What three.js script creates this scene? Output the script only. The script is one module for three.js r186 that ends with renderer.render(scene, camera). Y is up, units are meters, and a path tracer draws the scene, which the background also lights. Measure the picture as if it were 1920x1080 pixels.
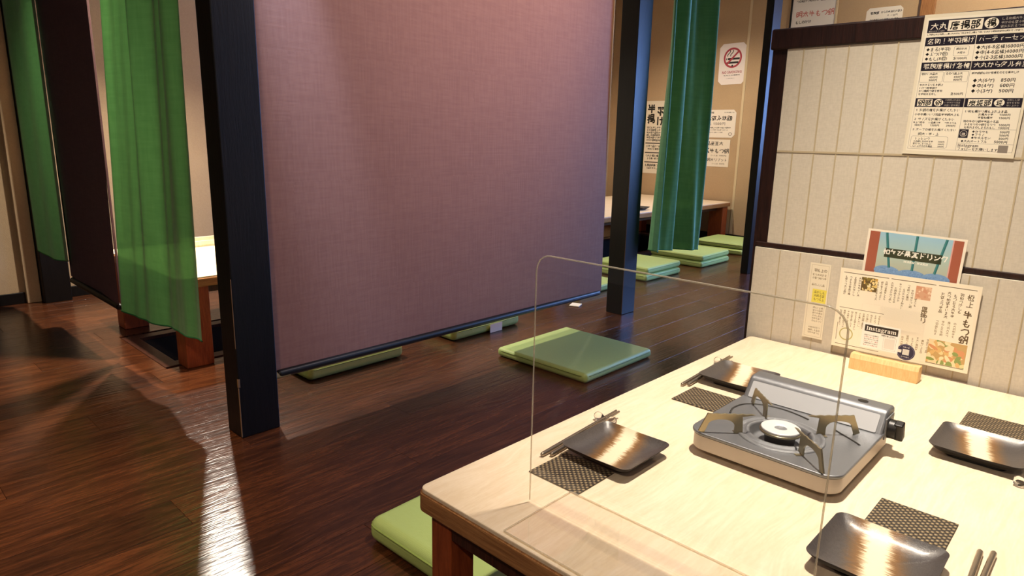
import * as THREE from 'three';
import { RoundedBoxGeometry } from 'three/addons/geometries/RoundedBoxGeometry.js';
import { mergeGeometries } from 'three/addons/utils/BufferGeometryUtils.js';
import { RectAreaLightUniformsLib } from 'three/addons/lights/RectAreaLightUniformsLib.js';
RectAreaLightUniformsLib.init();

// ───────── camera, exposure, lights ─────────
const scene = new THREE.Scene();
const camera = new THREE.PerspectiveCamera(46.86, 1920 / 1080, 0.05, 60);
{
  const y = 46.62 * Math.PI / 180, p = -12.88 * Math.PI / 180, r = -1.22 * Math.PI / 180;
  const f = new THREE.Vector3(Math.sin(y) * Math.cos(p), Math.sin(p), -Math.cos(y) * Math.cos(p));
  const r0 = new THREE.Vector3(Math.cos(y), 0, Math.sin(y)), d0 = new THREE.Vector3().crossVectors(f, r0);
  const right = r0.clone().multiplyScalar(Math.cos(r)).addScaledVector(d0, Math.sin(r));
  const up = r0.clone().multiplyScalar(Math.sin(r)).addScaledVector(d0, -Math.cos(r));
  camera.position.set(0, 0.96, 0);
  camera.quaternion.setFromRotationMatrix(new THREE.Matrix4().makeBasis(right, up, f.clone().negate()));
  camera.updateMatrixWorld();
}
scene.background = new THREE.Color(0x000000);
const renderer = new THREE.WebGLRenderer({ antialias: true });
renderer.toneMapping = THREE.LinearToneMapping;
renderer.toneMappingExposure = 1.0;
renderer.shadowMap.enabled = true;
const CEIL = 2.42;
// lamps: place, aim, colour, candela, cone, size — each is built as a fitting further down
const LAMPS = [
  { at: [1.27, CEIL, -0.44], aim: [1.48, 0.38, -0.36], color: [1, 0.87, 0.71], cd: 23, glow: 10, angle: 0.6, pen: 0.85, label: 'recessed ceiling downlight over the table with the gas stove' },
  { at: [1.46, 1.95, -3.66], aim: [1.3, 0, -3.0], color: [1, 0.9, 0.76], cd: 20, glow: 12, angle: 1.22, pen: 0.75, pendant: true, label: 'small pendant lamp hanging over the left booth table' },
  { at: [5.0, CEIL, -3.2], aim: [5.0, 0, -3.1], color: [1, 0.83, 0.62], cd: 12, glow: 12, angle: 1.25, pen: 0.5, label: 'recessed ceiling downlight over the far right booth table' },
  { at: [2.9, CEIL, -3.1], aim: [2.8, 0, -2.7], color: [1, 0.84, 0.66], cd: 7, glow: 12, angle: 1.0, pen: 0.6, label: 'recessed ceiling downlight behind the wide purple roll screen' },
  { at: [2.3, CEIL, -0.7], aim: [2.0, 1.7, -2.0], color: [1, 0.84, 0.8], cd: 15, glow: 8, angle: 0.72, pen: 0.75, label: 'recessed ceiling downlight facing the wide purple roll screen' },
  { at: [0.86, CEIL, -1.78], aim: [1.12, 1.2, -2.0], color: [0.42, 0.6, 1], cd: 22, glow: 8, angle: 0.14, pen: 1, label: 'cool white ceiling downlight aimed at the top left of the purple screen' },
  { at: [1.08, CEIL, -2.75], aim: [0.82, 0, -3.15], color: [1, 0.82, 0.58], cd: 34, glow: 10, angle: 0.4, pen: 0.7, label: 'recessed ceiling downlight just inside the left booth opening' },
  { at: [5.2, CEIL, -0.7], aim: [6.0, 1.6, -0.9], color: [1, 0.8, 0.5], cd: 8, glow: 12, angle: 1.2, pen: 0.5, label: 'warm ceiling downlight at the far wall beyond the partition' },
  { at: [-0.35, CEIL, -1.75], aim: [-0.05, 0, -1.9], color: [1, 0.78, 0.52], cd: 24, glow: 8, angle: 0.52, pen: 0.9, label: 'recessed ceiling downlight over the corridor floor beside the curtains' },
  { at: [-1.0, CEIL, 0.2], aim: [0.1, 0, -1.2], color: [1, 0.8, 0.6], cd: 9, glow: 8, angle: 0.95, pen: 0.9, label: 'recessed ceiling downlight over the near end of the corridor' },
];

const DAY = { color: [0.22, 0.42, 1], nits: 30, glow: 6 };     // blue daylight behind a frosted window

// ───────── helpers ─────────
let seed = 7;
const rnd = () => { seed = (seed * 1664525 + 1013904223) >>> 0; return seed / 4294967296; };
const rr = (a, b) => a + (b - a) * rnd();
const names = {};
const numbered = (n) => { const k = names[n] ?? 0; names[n] = k + 1; return k ? `${n}_${String(k).padStart(3, '0')}` : n; };
function shadow(o) { o.castShadow = o.receiveShadow = true; return o; }
function thing(name, label, category, pos = [0, 0, 0], turn = 0, group) {
  const o = new THREE.Group(); o.name = numbered(name); o.position.set(...pos); o.rotation.y = turn;
  o.userData = { label, category }; if (group) o.userData.group = group; scene.add(o); return o;
}
function part(name, geo, mat, parent, pos, label) {
  const m = shadow(new THREE.Mesh(geo, mat)); m.name = name; if (pos) m.position.set(...pos); if (label) m.userData.label = label;
  parent.add(m); return m;
}
function solo(name, label, category, geo, mat, pos = [0, 0, 0], turn = 0, group) {
  const m = part(numbered(name), geo, mat, scene, pos); m.rotation.y = turn; m.userData = { label, category }; if (group) m.userData.group = group; return m;
}
function struct(name, geo, mat, pos) { const m = part(name, geo, mat, scene, pos); m.userData.kind = 'structure'; return m; }
function dup(o, pos, turn, label, group) {
  const c = o.clone(); c.name = numbered(o.name.replace(/_\d\d\d$/, '')); c.position.set(...pos); if (turn !== undefined) c.rotation.y = turn;
  c.userData = { ...o.userData, label }; if (group) c.userData.group = group; scene.add(c); return c;
}
const rbox = (w, h, d, r = 0.003, s = 2) => new RoundedBoxGeometry(w, h, d, s, Math.min(r, w / 2.01, h / 2.01, d / 2.01));
const box = (w, h, d) => new THREE.BoxGeometry(w, h, d);
// box given by corners, uv in metres
function span(x0, x1, y0, y1, z0, z1, r = 0) { const g = r ? rbox(x1 - x0, y1 - y0, z1 - z0, r) : box(x1 - x0, y1 - y0, z1 - z0); g.translate((x0 + x1) / 2, (y0 + y1) / 2, (z0 + z1) / 2); return metres(g); }
function metres(g) {
  const p = g.attributes.position, n = g.attributes.normal, uv = new Float32Array(p.count * 2);
  for (let i = 0; i < p.count; i++) {
    const ax = Math.abs(n.getX(i)), ay = Math.abs(n.getY(i)), az = Math.abs(n.getZ(i));
    const u = ax > ay && ax > az ? [p.getY(i), p.getZ(i)] : ay > az ? [p.getX(i), p.getZ(i)] : [p.getY(i), p.getX(i)];
    uv.set(u, i * 2);
  }
  g.setAttribute('uv', new THREE.BufferAttribute(uv, 2)); return g;
}
function roundRect(w, d, r) {
  const s = new THREE.Shape(), x = w / 2, y = d / 2;
  s.moveTo(-x + r, -y); s.lineTo(x - r, -y); s.absarc(x - r, -y + r, r, -Math.PI / 2, 0); s.lineTo(x, y - r); s.absarc(x - r, y - r, r, 0, Math.PI / 2);
  s.lineTo(-x + r, y); s.absarc(-x + r, y - r, r, Math.PI / 2, Math.PI); s.lineTo(-x, -y + r); s.absarc(-x + r, -y + r, r, Math.PI, Math.PI * 1.5); return s;
}
// flat slab lying in xz, bottom at y = 0
function slab(shape, h, bevel = 0, seg = 2) {
  const g = new THREE.ExtrudeGeometry(shape, { depth: Math.max(1e-4, h - 2 * bevel), bevelEnabled: bevel > 0, bevelSize: bevel, bevelThickness: bevel, bevelOffset: -bevel, bevelSegments: seg, curveSegments: 10 });
  g.rotateX(-Math.PI / 2); g.translate(0, bevel, 0); return metres(g);
}
function sheet(P, nx, ny) {                         // open cloth surface from P(u, v)
  const pos = [], uv = [], idx = [];
  for (let j = 0; j <= ny; j++) for (let i = 0; i <= nx; i++) { const q = P(i / nx, j / ny); pos.push(q[0], q[1], q[2]); uv.push(q[3] ?? i / nx, q[4] ?? j / ny); }
  for (let j = 0; j < ny; j++) for (let i = 0; i < nx; i++) { const a = j * (nx + 1) + i, b = a + 1, c = a + nx + 1, d = c + 1; idx.push(a, c, b, b, c, d); }
  const g = new THREE.BufferGeometry(); g.setAttribute('position', new THREE.Float32BufferAttribute(pos, 3)); g.setAttribute('uv', new THREE.Float32BufferAttribute(uv, 2)); g.setIndex(idx); g.computeVertexNormals(); return g;
}
const tube = (pts, r, seg = 24, rs = 8, closed = false) => new THREE.TubeGeometry(new THREE.CatmullRomCurve3(pts.map((p) => new THREE.Vector3(...p)), closed), seg, r, rs, closed);

// ───────── textures ─────────
function noiseGrid(n, m, s) { seed = s; const a = new Float32Array(n * m); for (let i = 0; i < a.length; i++) a[i] = rnd(); return (x, y) => { const xi = Math.floor(x), yi = Math.floor(y), fx = x - xi, fy = y - yi, sx = fx * fx * (3 - 2 * fx), sy = fy * fy * (3 - 2 * fy), g = (i, j) => a[((j % m) + m) % m * n + ((i % n) + n) % n]; return (g(xi, yi) * (1 - sx) + g(xi + 1, yi) * sx) * (1 - sy) + (g(xi, yi + 1) * (1 - sx) + g(xi + 1, yi + 1) * sx) * sy; }; }
function dataTex(w, h, fn, srgb, repeat) {
  const d = new Uint8Array(w * h * 4);
  for (let j = 0; j < h; j++) for (let i = 0; i < w; i++) { const c = fn(i / w, j / h), k = (j * w + i) * 4; for (let q = 0; q < 3; q++) d[k + q] = Math.max(0, Math.min(255, (Array.isArray(c) ? c[q] : c) * 255)); d[k + 3] = 255; }
  const t = new THREE.DataTexture(d, w, h); t.wrapS = t.wrapT = THREE.RepeatWrapping; t.magFilter = t.minFilter = THREE.LinearFilter; if (srgb) t.colorSpace = THREE.SRGBColorSpace; if (repeat) t.repeat.set(...repeat); t.needsUpdate = true; return t;
}
const mix = (a, b, t) => a.map((x, i) => x + (b[i] - x) * t);
// wood grain running along u; a and b are sRGB colours 0..1; size in metres covered by the tile
function wood(a, b, s, cover = [2, 0.5], contrast = 1) {
  const n1 = noiseGrid(16, 64, s), n2 = noiseGrid(32, 256, s + 1), n3 = noiseGrid(8, 16, s + 2), n4 = noiseGrid(128, 256, s + 3);
  const v = (x, y) => { const w = (n3(x * 8, y * 16) - 0.5) * 0.05; let t = 0.45 * n1(x * 16, (y + w) * 64) + 0.3 * n2(x * 32, (y + w) * 256) + 0.25 * n4(x * 128, y * 256); return Math.max(0, Math.min(1, (t - 0.5) * 1.6 * contrast + 0.5)); };
  return { map: dataTex(512, 512, (x, y) => mix(a, b, v(x, y)), true, [1 / cover[0], 1 / cover[1]]), bump: dataTex(512, 512, (x, y) => v(x, y), false, [1 / cover[0], 1 / cover[1]]) };
}
function grainTex(s, n = 256, cover = [0.4, 0.4]) { const a = noiseGrid(n, n, s), b = noiseGrid(16, 16, s + 1); return dataTex(n, n, (x, y) => 0.6 * a(x * n, y * n) + 0.4 * b(x * 16, y * 16), false, [1 / cover[0], 1 / cover[1]]); }
function std(color, rough, extra = {}) { return new THREE.MeshPhysicalMaterial({ color, roughness: rough, ...extra }); }

// stroke font for the Japanese lettering: pairs of digits x y on a 0..9 grid, strokes split by |
const K = { '。': '1737391917', オ: '0393|606858|5308', ス: '118109|5588', ヒ: '20283989|2484', ホ: '0393|5059|3517|6587', モ: '1181|0494|41485988', ラ: '2181|1484|846949', '・': '4454554544', 人: '503509|4599', 前: '2132|7162|0393|1519|15454948|1747|6568|8589', 単: '2032|4052|7062|1383861613|5359|1484|0797', 個: '2004|1319|3090993930|4383|6164|4686', 大: '0393|505309|5399', 丸: '1373779998|404509|1547', 唐: '5051|1191|111609|337375|2494|3575|5256|373979|377779', 揚: '0333|202918|0634|4044848040|4282|3595|5648|56969879|6658|7668', 部: '2021|0151|1214|4134|0454|1619494616|6069|609073957868', 名: '402205|318109|3455|3639898636', 物: '1012|0333|2029|0645|5043|42929889|6248|7258', '！': '5056|5859', 半: '1022|8072|1393|0595|5059', 羽: '01414938|1223|0537|51919989|6273|5587', げ: '101619|3383|606659|8091', け: '101619|3393|606659', パ: '3219|6389|8081', ハ: '3219|6389', ー: '0595', テ: '2181|0494|545729', ィ: '8345|5459', セ: '049476|303899', ッ: '2334|4354|837639', ト: '4049|4475', ま: '2272|2474|505739284779', る: '207026547688594837', ぶ: '4053555839|1627|6688|8091', つ: '044282958769', し: '2027498997', 中: '1216868212|5059', 小: '505949|3316|7396', 様: '0333|2029|2406|2445|5061|8071|4292|4494|3696|6269|6648|6698', 円: '1119|11919989|5155|1595', 若: '0191|3032|7072|0393|5306|3639888636', 鶏: '4001|1113|2123|4133|0454|241609|2749|6151|515696|519194|5393|5595|569899', 各: '403003|317109|2295|3639797636', 種: '3011|0343|2029|2406|2445|8151|4292|4346868343|4585|6169|4787|4999', か: '03736948|3019|7195', ら: '3051|222655958859', タ: '401205|218109|3466', ル: '303609|606995', 弁: '501473|7183|0595|353719|7579', 当: '5054|1123|9173|14949909|1696', 鍋: '300306|3053|1444|0646|2429|0959|6064949060|5559|55959988|6767', 炭: '5052|21238381|0494|241709|5556|3657|8577|575939|5799', 焼: '2029|0313|4333|242709|2749|4191|6053|8073|3595|554839|756999', 飲: '300204|3053|15454914|1747|1949|6052|519173|627459|7499', 放: '2021|0252|222609|244948|6053|5292|826459|6299', 題: '1013434010|0545|2528|2747|150999|5191|7162|6267979262|6494|6696|6758|8798', 品: '2024747020|0609494606|5659999656', 一: '0595', み: '20503719183795|7359', 産: '5051|1191|3233|7263|1494|141909|3525|3585|5559|3777|2999', 直: '0191|5052|2327777323|2575|0999', 太: '0393|505309|5399|4758', 牛: '2013|1383|0595|5059', も: '4037497986|1363|1666', メ: '8018|2376', の: '52473816133161939669', 明: '0107373101|0434|505609|50909989|5393|5696', リ: '2026|708659', ゾ: '2143|816649|7081|9091', 極: '0333|2029|2406|2445|4191|613555|5548|7393|7699|9376|3999', 上: '5059|5494|0999', 皿: '1328|1383|8378|4348|6368|0999', 盛: '1090|101605|1333|3335|505596|8264|1619|1696|9699|4649|6669|0999', り: '2026|708659', 和: '3011|0343|2029|2306|2445|5258989252', 々: '301304|237355|4567', び: '024216184857727495|8091', 果: '2024747020|2272|5059|0595|5508|5598', 実: '5051|12119192|3373|2575|0797|525709|5799', ド: '3039|3475|6071|8091', ン: '1234|186692', ク: '401305|318159', フ: '118149', ォ: '2484|6469|6429', ロ: '1118888111', を: '1181|402555|8446374889', お: '0262|302918366697|7183', 願: '1050|101609|2225555222|3548|4757|5191|7162|6267979262|6494|6758|8798', い: '11163827|6275', す: '0292|505639|5534355655', サ: '0393|3036|707659', イ: '8046|5459', ズ: '118109|5588|8091', く: '703589', だ: '0242|3019|5484|57688898', さ: '0383|304676|2759', た: '0242|3019|5484|57688898', ケ: '302306|249264|746859', 名様: '' };
const FILL = [...'大牛もつ鍋半羽揚けしの若飲上りまるおをい品中小和明太'];
function glyph(c, ch, x, y, s, wt) {
  const g = K[ch];
  if (!g) { c.font = `bold ${s * 1.02}px sans-serif`; c.textBaseline = 'alphabetic'; const w = c.measureText(ch).width; c.fillText(ch, x, y + s * 0.86); return Math.max(w, s * 0.3) + s * 0.04; }
  c.lineWidth = s * wt; c.lineJoin = 'round'; c.lineCap = 'butt';
  for (const st of g.split('|')) { c.beginPath(); for (let i = 0; i < st.length; i += 2) { const px = x + s * (0.06 + 0.88 * st[i] / 9), py = y + s * (0.06 + 0.88 * st[i + 1] / 9); i ? c.lineTo(px, py) : c.moveTo(px, py); } c.stroke(); }
  return s * 1.04;
}
function jp(c, str, x, y, s, { wt = 0.11, color = '#1a1712', sx = 1, vertical = false } = {}) {
  c.save(); c.translate(x, y); c.scale(sx, 1); c.strokeStyle = c.fillStyle = color; let p = 0;
  for (const ch of str) { if (ch === ' ') { p += s * 0.5; continue; } if (ch === '◆') { c.beginPath(); c.moveTo(p + s * 0.5, s * 0.08); c.lineTo(p + s * 0.92, s * 0.5); c.lineTo(p + s * 0.5, s * 0.92); c.lineTo(p + s * 0.08, s * 0.5); c.fill(); p += s; continue; } if (vertical) { glyph(c, ch, 0, p, s, wt); p += s * 1.04; } else p += glyph(c, ch, p, 0, s, wt); }
  c.restore(); return p * sx;
}
function fine(c, x, y, n, s, opt = {}) { let t = ''; for (let i = 0; i < n; i++) t += FILL[Math.floor(rnd() * FILL.length)]; jp(c, t, x, y, s, { wt: 0.13, ...opt }); }
function canvasTex(w, h, draw) { const cv = document.createElement('canvas'); cv.width = w; cv.height = h; const c = cv.getContext('2d'); draw(c, w, h); const t = new THREE.CanvasTexture(cv); t.colorSpace = THREE.SRGBColorSpace; t.needsUpdate = true; return t; }
const rect = (c, x, y, w, h, f) => { c.fillStyle = f; c.fillRect(x, y, w, h); };
const frameR = (c, x, y, w, h, lw, col, r = 0) => { c.strokeStyle = col; c.lineWidth = lw; c.beginPath(); c.roundRect(x, y, w, h, r); c.stroke(); };

// ───────── materials ─────────
const woodFloor = [0, 1, 2].map((i) => { const w = wood([[0.2, 0.105, 0.06], [0.225, 0.118, 0.068], [0.18, 0.095, 0.056]][i], [[0.36, 0.2, 0.115], [0.39, 0.22, 0.125], [0.325, 0.18, 0.105]][i], 40 + i * 9, [1.6, 0.6], 1.1); return std(0xffffff, 0.25, { map: w.map, bumpMap: w.bump, bumpScale: 0.0007, clearcoat: 0.15, clearcoatRoughness: 0.15 }); });
const wd = wood([0.035, 0.025, 0.024], [0.075, 0.052, 0.047], 90, [1.2, 0.3]);
const darkWood = std(0xffffff, 0.46, { specularIntensity: 0.65, map: wd.map, bumpMap: wd.bump, bumpScale: 0.0002 });
const wb = wood([0.17, 0.08, 0.055], [0.3, 0.15, 0.1], 130, [1.2, 0.3]);
const brownWood = std(0xffffff, 0.45, { map: wb.map, bumpMap: wb.bump, bumpScale: 0.0004 });
const wf = wood([0.12, 0.06, 0.048], [0.21, 0.11, 0.085], 140, [1.2, 0.3]);
const frameWood = std(0xffffff, 0.4, { map: wf.map, bumpMap: wf.bump, bumpScale: 0.0004 });
const we = wood([0.56, 0.37, 0.22], [0.74, 0.54, 0.34], 150, [0.8, 0.12]);
const edgeWood = std(0xffffff, 0.4, { map: we.map });
const wr = wood([0.5, 0.22, 0.1], [0.66, 0.32, 0.16], 170, [0.8, 0.3]);
const legWood = std(0xffffff, 0.45, { map: wr.map });
const wt = wood([0.92, 0.835, 0.71], [0.965, 0.895, 0.79], 190, [1.0, 0.5], 1.1);
const topWood = std(0xffffff, 0.36, { map: wt.map });
const wl = wood([0.86, 0.7, 0.47], [0.94, 0.8, 0.58], 210, [0.3, 0.1]);
const blockWood = std(0xffffff, 0.5, { map: wl.map });
const plaster = std(0xffffff, 0.9, { map: dataTex(256, 256, (() => { const a = noiseGrid(256, 256, 5), b = noiseGrid(8, 8, 6); return (x, y) => mix([0.72, 0.61, 0.48], [0.77, 0.66, 0.52], 0.5 * a(x * 256, y * 256) + 0.5 * b(x * 8, y * 8)); })(), true, [1, 1]), bumpMap: grainTex(11), bumpScale: 0.0008 });
const plasterPale = std(0xd8c4a0, 0.85, { bumpMap: grainTex(12), bumpScale: 0.0005 });
const ceilMat = std(0xb8aa94, 0.9, { bumpMap: grainTex(13), bumpScale: 0.0008 });
const pitMat = std(0x1c1512, 0.8, { bumpMap: grainTex(14), bumpScale: 0.0005 });
const weave = (a, b, s, n) => { const r = noiseGrid(64, 64, s); const v = (x, y) => { const u = Math.abs(Math.sin(x * Math.PI * n)), w = Math.abs(Math.sin(y * Math.PI * n * 0.7)); return 0.16 * u + 0.16 * w + 0.34 * r(x * 64, y * 8) + 0.34 * r(x * 8 + 9, y * 64); }; return { map: dataTex(512, 512, (x, y) => mix(a, b, v(x, y)), true), bump: dataTex(512, 512, v, false) }; };
const wp = weave([0.55, 0.365, 0.295], [0.63, 0.44, 0.36], 33, 128);
for (const t of [wp.map, wp.bump]) t.repeat.set(2.5, 2.5);
const purpleCloth = std(0xffffff, 0.8, { map: wp.map, bumpMap: wp.bump, bumpScale: 0.0004, sheen: 0.2, sheenRoughness: 0.5, sheenColor: new THREE.Color(0x9a8080), side: THREE.DoubleSide });
const wk = weave([0.32, 0.22, 0.25], [0.4, 0.28, 0.3], 37, 128);
for (const t of [wk.map, wk.bump]) t.repeat.set(2.5, 2.5);
const darkCloth = std(0xffffff, 0.85, { map: wk.map, bumpMap: wk.bump, bumpScale: 0.0004, side: THREE.DoubleSide });
const wg = weave([0.28, 0.49, 0.26], [0.36, 0.58, 0.33], 41, 128);
for (const t of [wg.map, wg.bump]) t.repeat.set(2, 2);
const greenCloth = std(0xffffff, 0.85, { map: wg.map, bumpMap: wg.bump, bumpScale: 0.0003, transmission: 0.3, side: THREE.DoubleSide });
const greenHem = std(0x2c6a3e, 0.9);
const cushVinyl = std(0xb0c474, 0.5, { bumpMap: grainTex(21, 256, [0.12, 0.12]), bumpScale: 0.0005 });
const cushPiping = std(0x8b9e50, 0.5);
const black = std(0x14110f, 0.4);
const cordBeige = std(0xb59468, 0.8);
const paperBack = std(0xefe6d6, 0.75);
const washi = std(0xffffff, 0.85, { map: dataTex(256, 256, (() => { const a = noiseGrid(256, 64, 61), b = noiseGrid(64, 256, 62); return (x, y) => mix([0.78, 0.745, 0.68], [0.84, 0.805, 0.74], 0.5 * a(x * 256, y * 64) + 0.5 * b(x * 64, y * 256)); })(), true, [2, 2]) });
const muntinMat = std(0xb9a98a, 0.8);
const pane = new THREE.MeshPhysicalMaterial({ color: 0xffffff, roughness: 0.02, transmission: 1, thickness: 0, ior: 1.49 });
const paneEdge = std(0xf4efe2, 0.2, { transmission: 0.7, thickness: 0 });
const glass = new THREE.MeshPhysicalMaterial({ color: 0xffffff, roughness: 0.03, transmission: 1, thickness: 0.02, ior: 1.5 });
const stovePlate = std(0x84868a, 0.4, { metalness: 0.6, bumpMap: grainTex(71, 256, [0.05, 0.05]), bumpScale: 0.0002 });
const stoveBright = std(0xd4d6da, 0.34, { metalness: 0.35 });
const stoveBody = std(0xb9aea2, 0.4, { metalness: 0.3 });
const steel = std(0xa99f84, 0.3, { metalness: 0.85 });
const burnerWhite = std(0xe9eaea, 0.4, { metalness: 0.3 });
const grooveMat = std(0x3b3a38, 0.5, { metalness: 0.5 });
const chopMetal = std(0xa89c8c, 0.25, { metalness: 0.85 });

// ───────── setting ─────────
const X0 = -2.2, X1 = 6.2, Z0 = -4.42, Z1 = 2.4;
const PITS = [[0.965, 2.35, -3.3, -2.87], [3.75, 5.9, -3.75, -3.12], [0.9, 1.75, -0.66, -0.18]];   // x0 x1 z0 z1
{
  const floor = new THREE.Group(); floor.name = 'floor'; floor.userData.kind = 'structure'; scene.add(floor);
  const s = new THREE.Shape(); s.moveTo(X0, -Z0); s.lineTo(X1, -Z0); s.lineTo(X1, -Z1); s.lineTo(X0, -Z1); s.closePath();
  for (const [a, b, c, d] of PITS) { const h = new THREE.Path(); h.moveTo(a, -c); h.lineTo(a, -d); h.lineTo(b, -d); h.lineTo(b, -c); h.closePath(); s.holes.push(h); }
  part('floor_base', slab(s, 0.06), pitMat, floor, [0, -0.075, 0]);
  for (const [a, b, c, d] of PITS) {
    const t = 0.02, y0 = -0.42, y1 = -0.015;
    part('pit_lining', mergeGeometries([span(a - t, a, y0, y1 - 0.06, c - t, d + t), span(b, b + t, y0, y1 - 0.06, c - t, d + t), span(a, b, y0, y1 - 0.06, c - t, c), span(a, b, y0, y1 - 0.06, d, d + t), span(a, b, y0 - t, y0, c, d)]), pitMat, floor);
    const r = 0.06;                                            // dark rim boards let into the floor
    for (const q of [[a - r, a, c - r, d + r], [b, b + r, c - r, d + r], [a, b, c - r, c], [a, b, d, d + r]]) part('pit_rim', span(q[0], q[1], -0.014, 0.002, q[2], q[3], 0.001), brownWood, floor);
  }
  const W = 0.15, geoCache = {};
  const plank = (len, k) => geoCache[len + '_' + k] ??= (() => { const g = rbox(len - 0.0008, 0.014, W - 0.0008, 0.0006, 1); metres(g); const u = g.attributes.uv; for (let i = 0; i < u.count; i++) u.setXY(i, u.getX(i) + k * 0.37, u.getY(i) + k * 0.171); return g; })();
  let row = 0;
  for (let z = -3.39 - 0.15 * 7; z < Z1; z += W, row++) {
    const zc = z + W / 2; if (zc - W / 2 > 1.3) continue;
    let x = X0 + [0, 0.6, 1.1, 0.3, 0.9][row % 5] - 1.2;
    while (x < X1) {
      let a = Math.max(x, X0), b = Math.min(x + 1.82, X1); x += 1.82;
      let runs = [[a, b]];
      for (const [p0, p1, q0, q1] of PITS) if (zc + W / 2 > q0 - 0.06 && zc - W / 2 < q1 + 0.06) runs = runs.flatMap(([c, d]) => { const o = []; if (c < p0 - 0.06) o.push([c, Math.min(d, p0 - 0.06)]); if (d > p1 + 0.06) o.push([Math.max(c, p1 + 0.06), d]); return o; });
      for (const [c, d] of runs) { const len = Math.round((d - c) * 1000) / 1000; if (len < 0.03) continue; part('floor_plank', plank(len, (row * 3 + Math.round(x)) % 5), woodFloor[(row * 7 + Math.round(x * 3)) % 3 >>> 0], floor, [(c + d) / 2, -0.007, zc]); }
    }
  }
  part('floor_rear', span(X0, X1, -0.014, 0, 1.34, Z1), woodFloor[0], floor);
}
const T = 0.12;
struct('ceiling', span(X0 - T, X1 + T, CEIL, CEIL + T, Z0 - T, Z1 + T), ceilMat);
struct('wall_back', span(X0 - T, X1 + T, -0.1, CEIL, Z0 - T, Z0), plaster);
struct('wall_right', span(X1, X1 + T, -0.1, CEIL, Z0, Z1), plaster);
struct('wall_left', span(X0 - T, X0, -0.1, CEIL, Z0, Z1), plaster);
struct('wall_front', span(X0 - T, X1 + T, -0.1, CEIL, Z1, Z1 + T), plaster);
struct('baseboard_back', span(X0, 0.742, 0, 0.062, Z0, Z0 + 0.015, 0.003), darkWood);
struct('baseboard_back_001', span(0.947, X1, 0, 0.062, Z0, Z0 + 0.015, 0.003), darkWood);
struct('baseboard_right', span(X1 - 0.015, X1, 0, 0.062, Z0 + 0.016, Z1, 0.003), darkWood);
struct('trim_1', span(0.745, 0.812, 0.0, CEIL, Z0, Z0 + 0.03, 0.004), plaster);          // pale strip beside the corner post
struct('trim_2', span(X1 - 0.004, X1, 0.063, CEIL, -2.93, -2.905, 0.0015), plasterPale);         // joint cover of the wall panels
struct('trim_3', span(X1 - 0.03, X1, 0.063, CEIL, -1.53, -1.43, 0.004), edgeWood);           // wooden wall strip
struct('trim_4', span(0.84, 0.96, 2.06, 2.18, -4.3, -2.06, 0.005), darkWood);               // beams joining the posts
struct('trim_5', span(0.98, 3.02, 2.06, 2.18, -2.07, -1.97, 0.005), darkWood);
struct('trim_6', span(3.16, 4.69, 2.06, 2.18, -2.12, -2.01, 0.005), darkWood);

{
  const w = new THREE.Group(); w.name = 'window_1'; w.userData.kind = 'structure'; w.position.set(X1, 1.3, -0.18); scene.add(w);      // frosted daylight window beyond the partition
  part('window_frame', mergeGeometries([span(-0.04, 0, -0.48, -0.44, -1.1, 1.1), span(-0.04, 0, 0.44, 0.48, -1.1, 1.1), span(-0.04, 0, -0.44, 0.44, -1.1, -1.06), span(-0.04, 0, -0.44, 0.44, 1.06, 1.1), span(-0.035, 0, -0.44, 0.44, -0.02, 0.02)]), darkWood, w);
  for (const q of [-1.06, 0.02]) part('frosted_pane', span(-0.016, -0.01, -0.44, 0.44, q, q + 1.04), new THREE.MeshStandardMaterial({ color: 0xdfe6f0, emissive: new THREE.Color(...DAY.color), emissiveIntensity: DAY.glow, roughness: 0.5 }), w);
  const l = new THREE.RectAreaLight(new THREE.Color(...DAY.color), DAY.nits, 2.08, 0.86); l.name = 'window_light'; l.position.set(-0.05, 0, 0); l.rotation.y = Math.PI / 2; w.add(l);
}
// ───────── posts ─────────
function post(label, x0, x1, z0, z1, chips) {
  const t = thing('wood_post', label, 'post', [(x0 + x1) / 2, 0, (z0 + z1) / 2]);
  part('shaft', span((x0 - x1) / 2, (x1 - x0) / 2, 0, CEIL, (z0 - z1) / 2, (z1 - z0) / 2, 0.004), darkWood, t);
  if (chips) for (const [a, b, w] of chips) part('worn_edge', span((x0 - x1) / 2 - 0.0008, (x0 - x1) / 2 + w, a, b, (z1 - z0) / 2 - w, (z1 - z0) / 2 + 0.0008, 0.0008), std(0x7d5a38, 0.7), t, undefined, 'bare scuffed edge');
  return t;
}
post('thick dark wooden post with a scuffed front edge between green curtain and purple screen', 0.838, 0.968, -2.06, -1.962, [[0.005, 0.17, 0.0025], [0.172, 0.2, 0.006], [0.3, 0.52, 0.0015]]);
post('dark wooden post at the right end of the wide purple roll screen', 3.02, 3.145, -2.118, -2.012, [[0.01, 0.9, 0.001]]);
post('dark wooden post between the far wall posters and the paper partition', 4.695, 4.83, -2.105, -2.05);
post('dark wooden corner post against the back wall behind the far left curtain', 0.815, 0.945, -4.417, -4.325);

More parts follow.
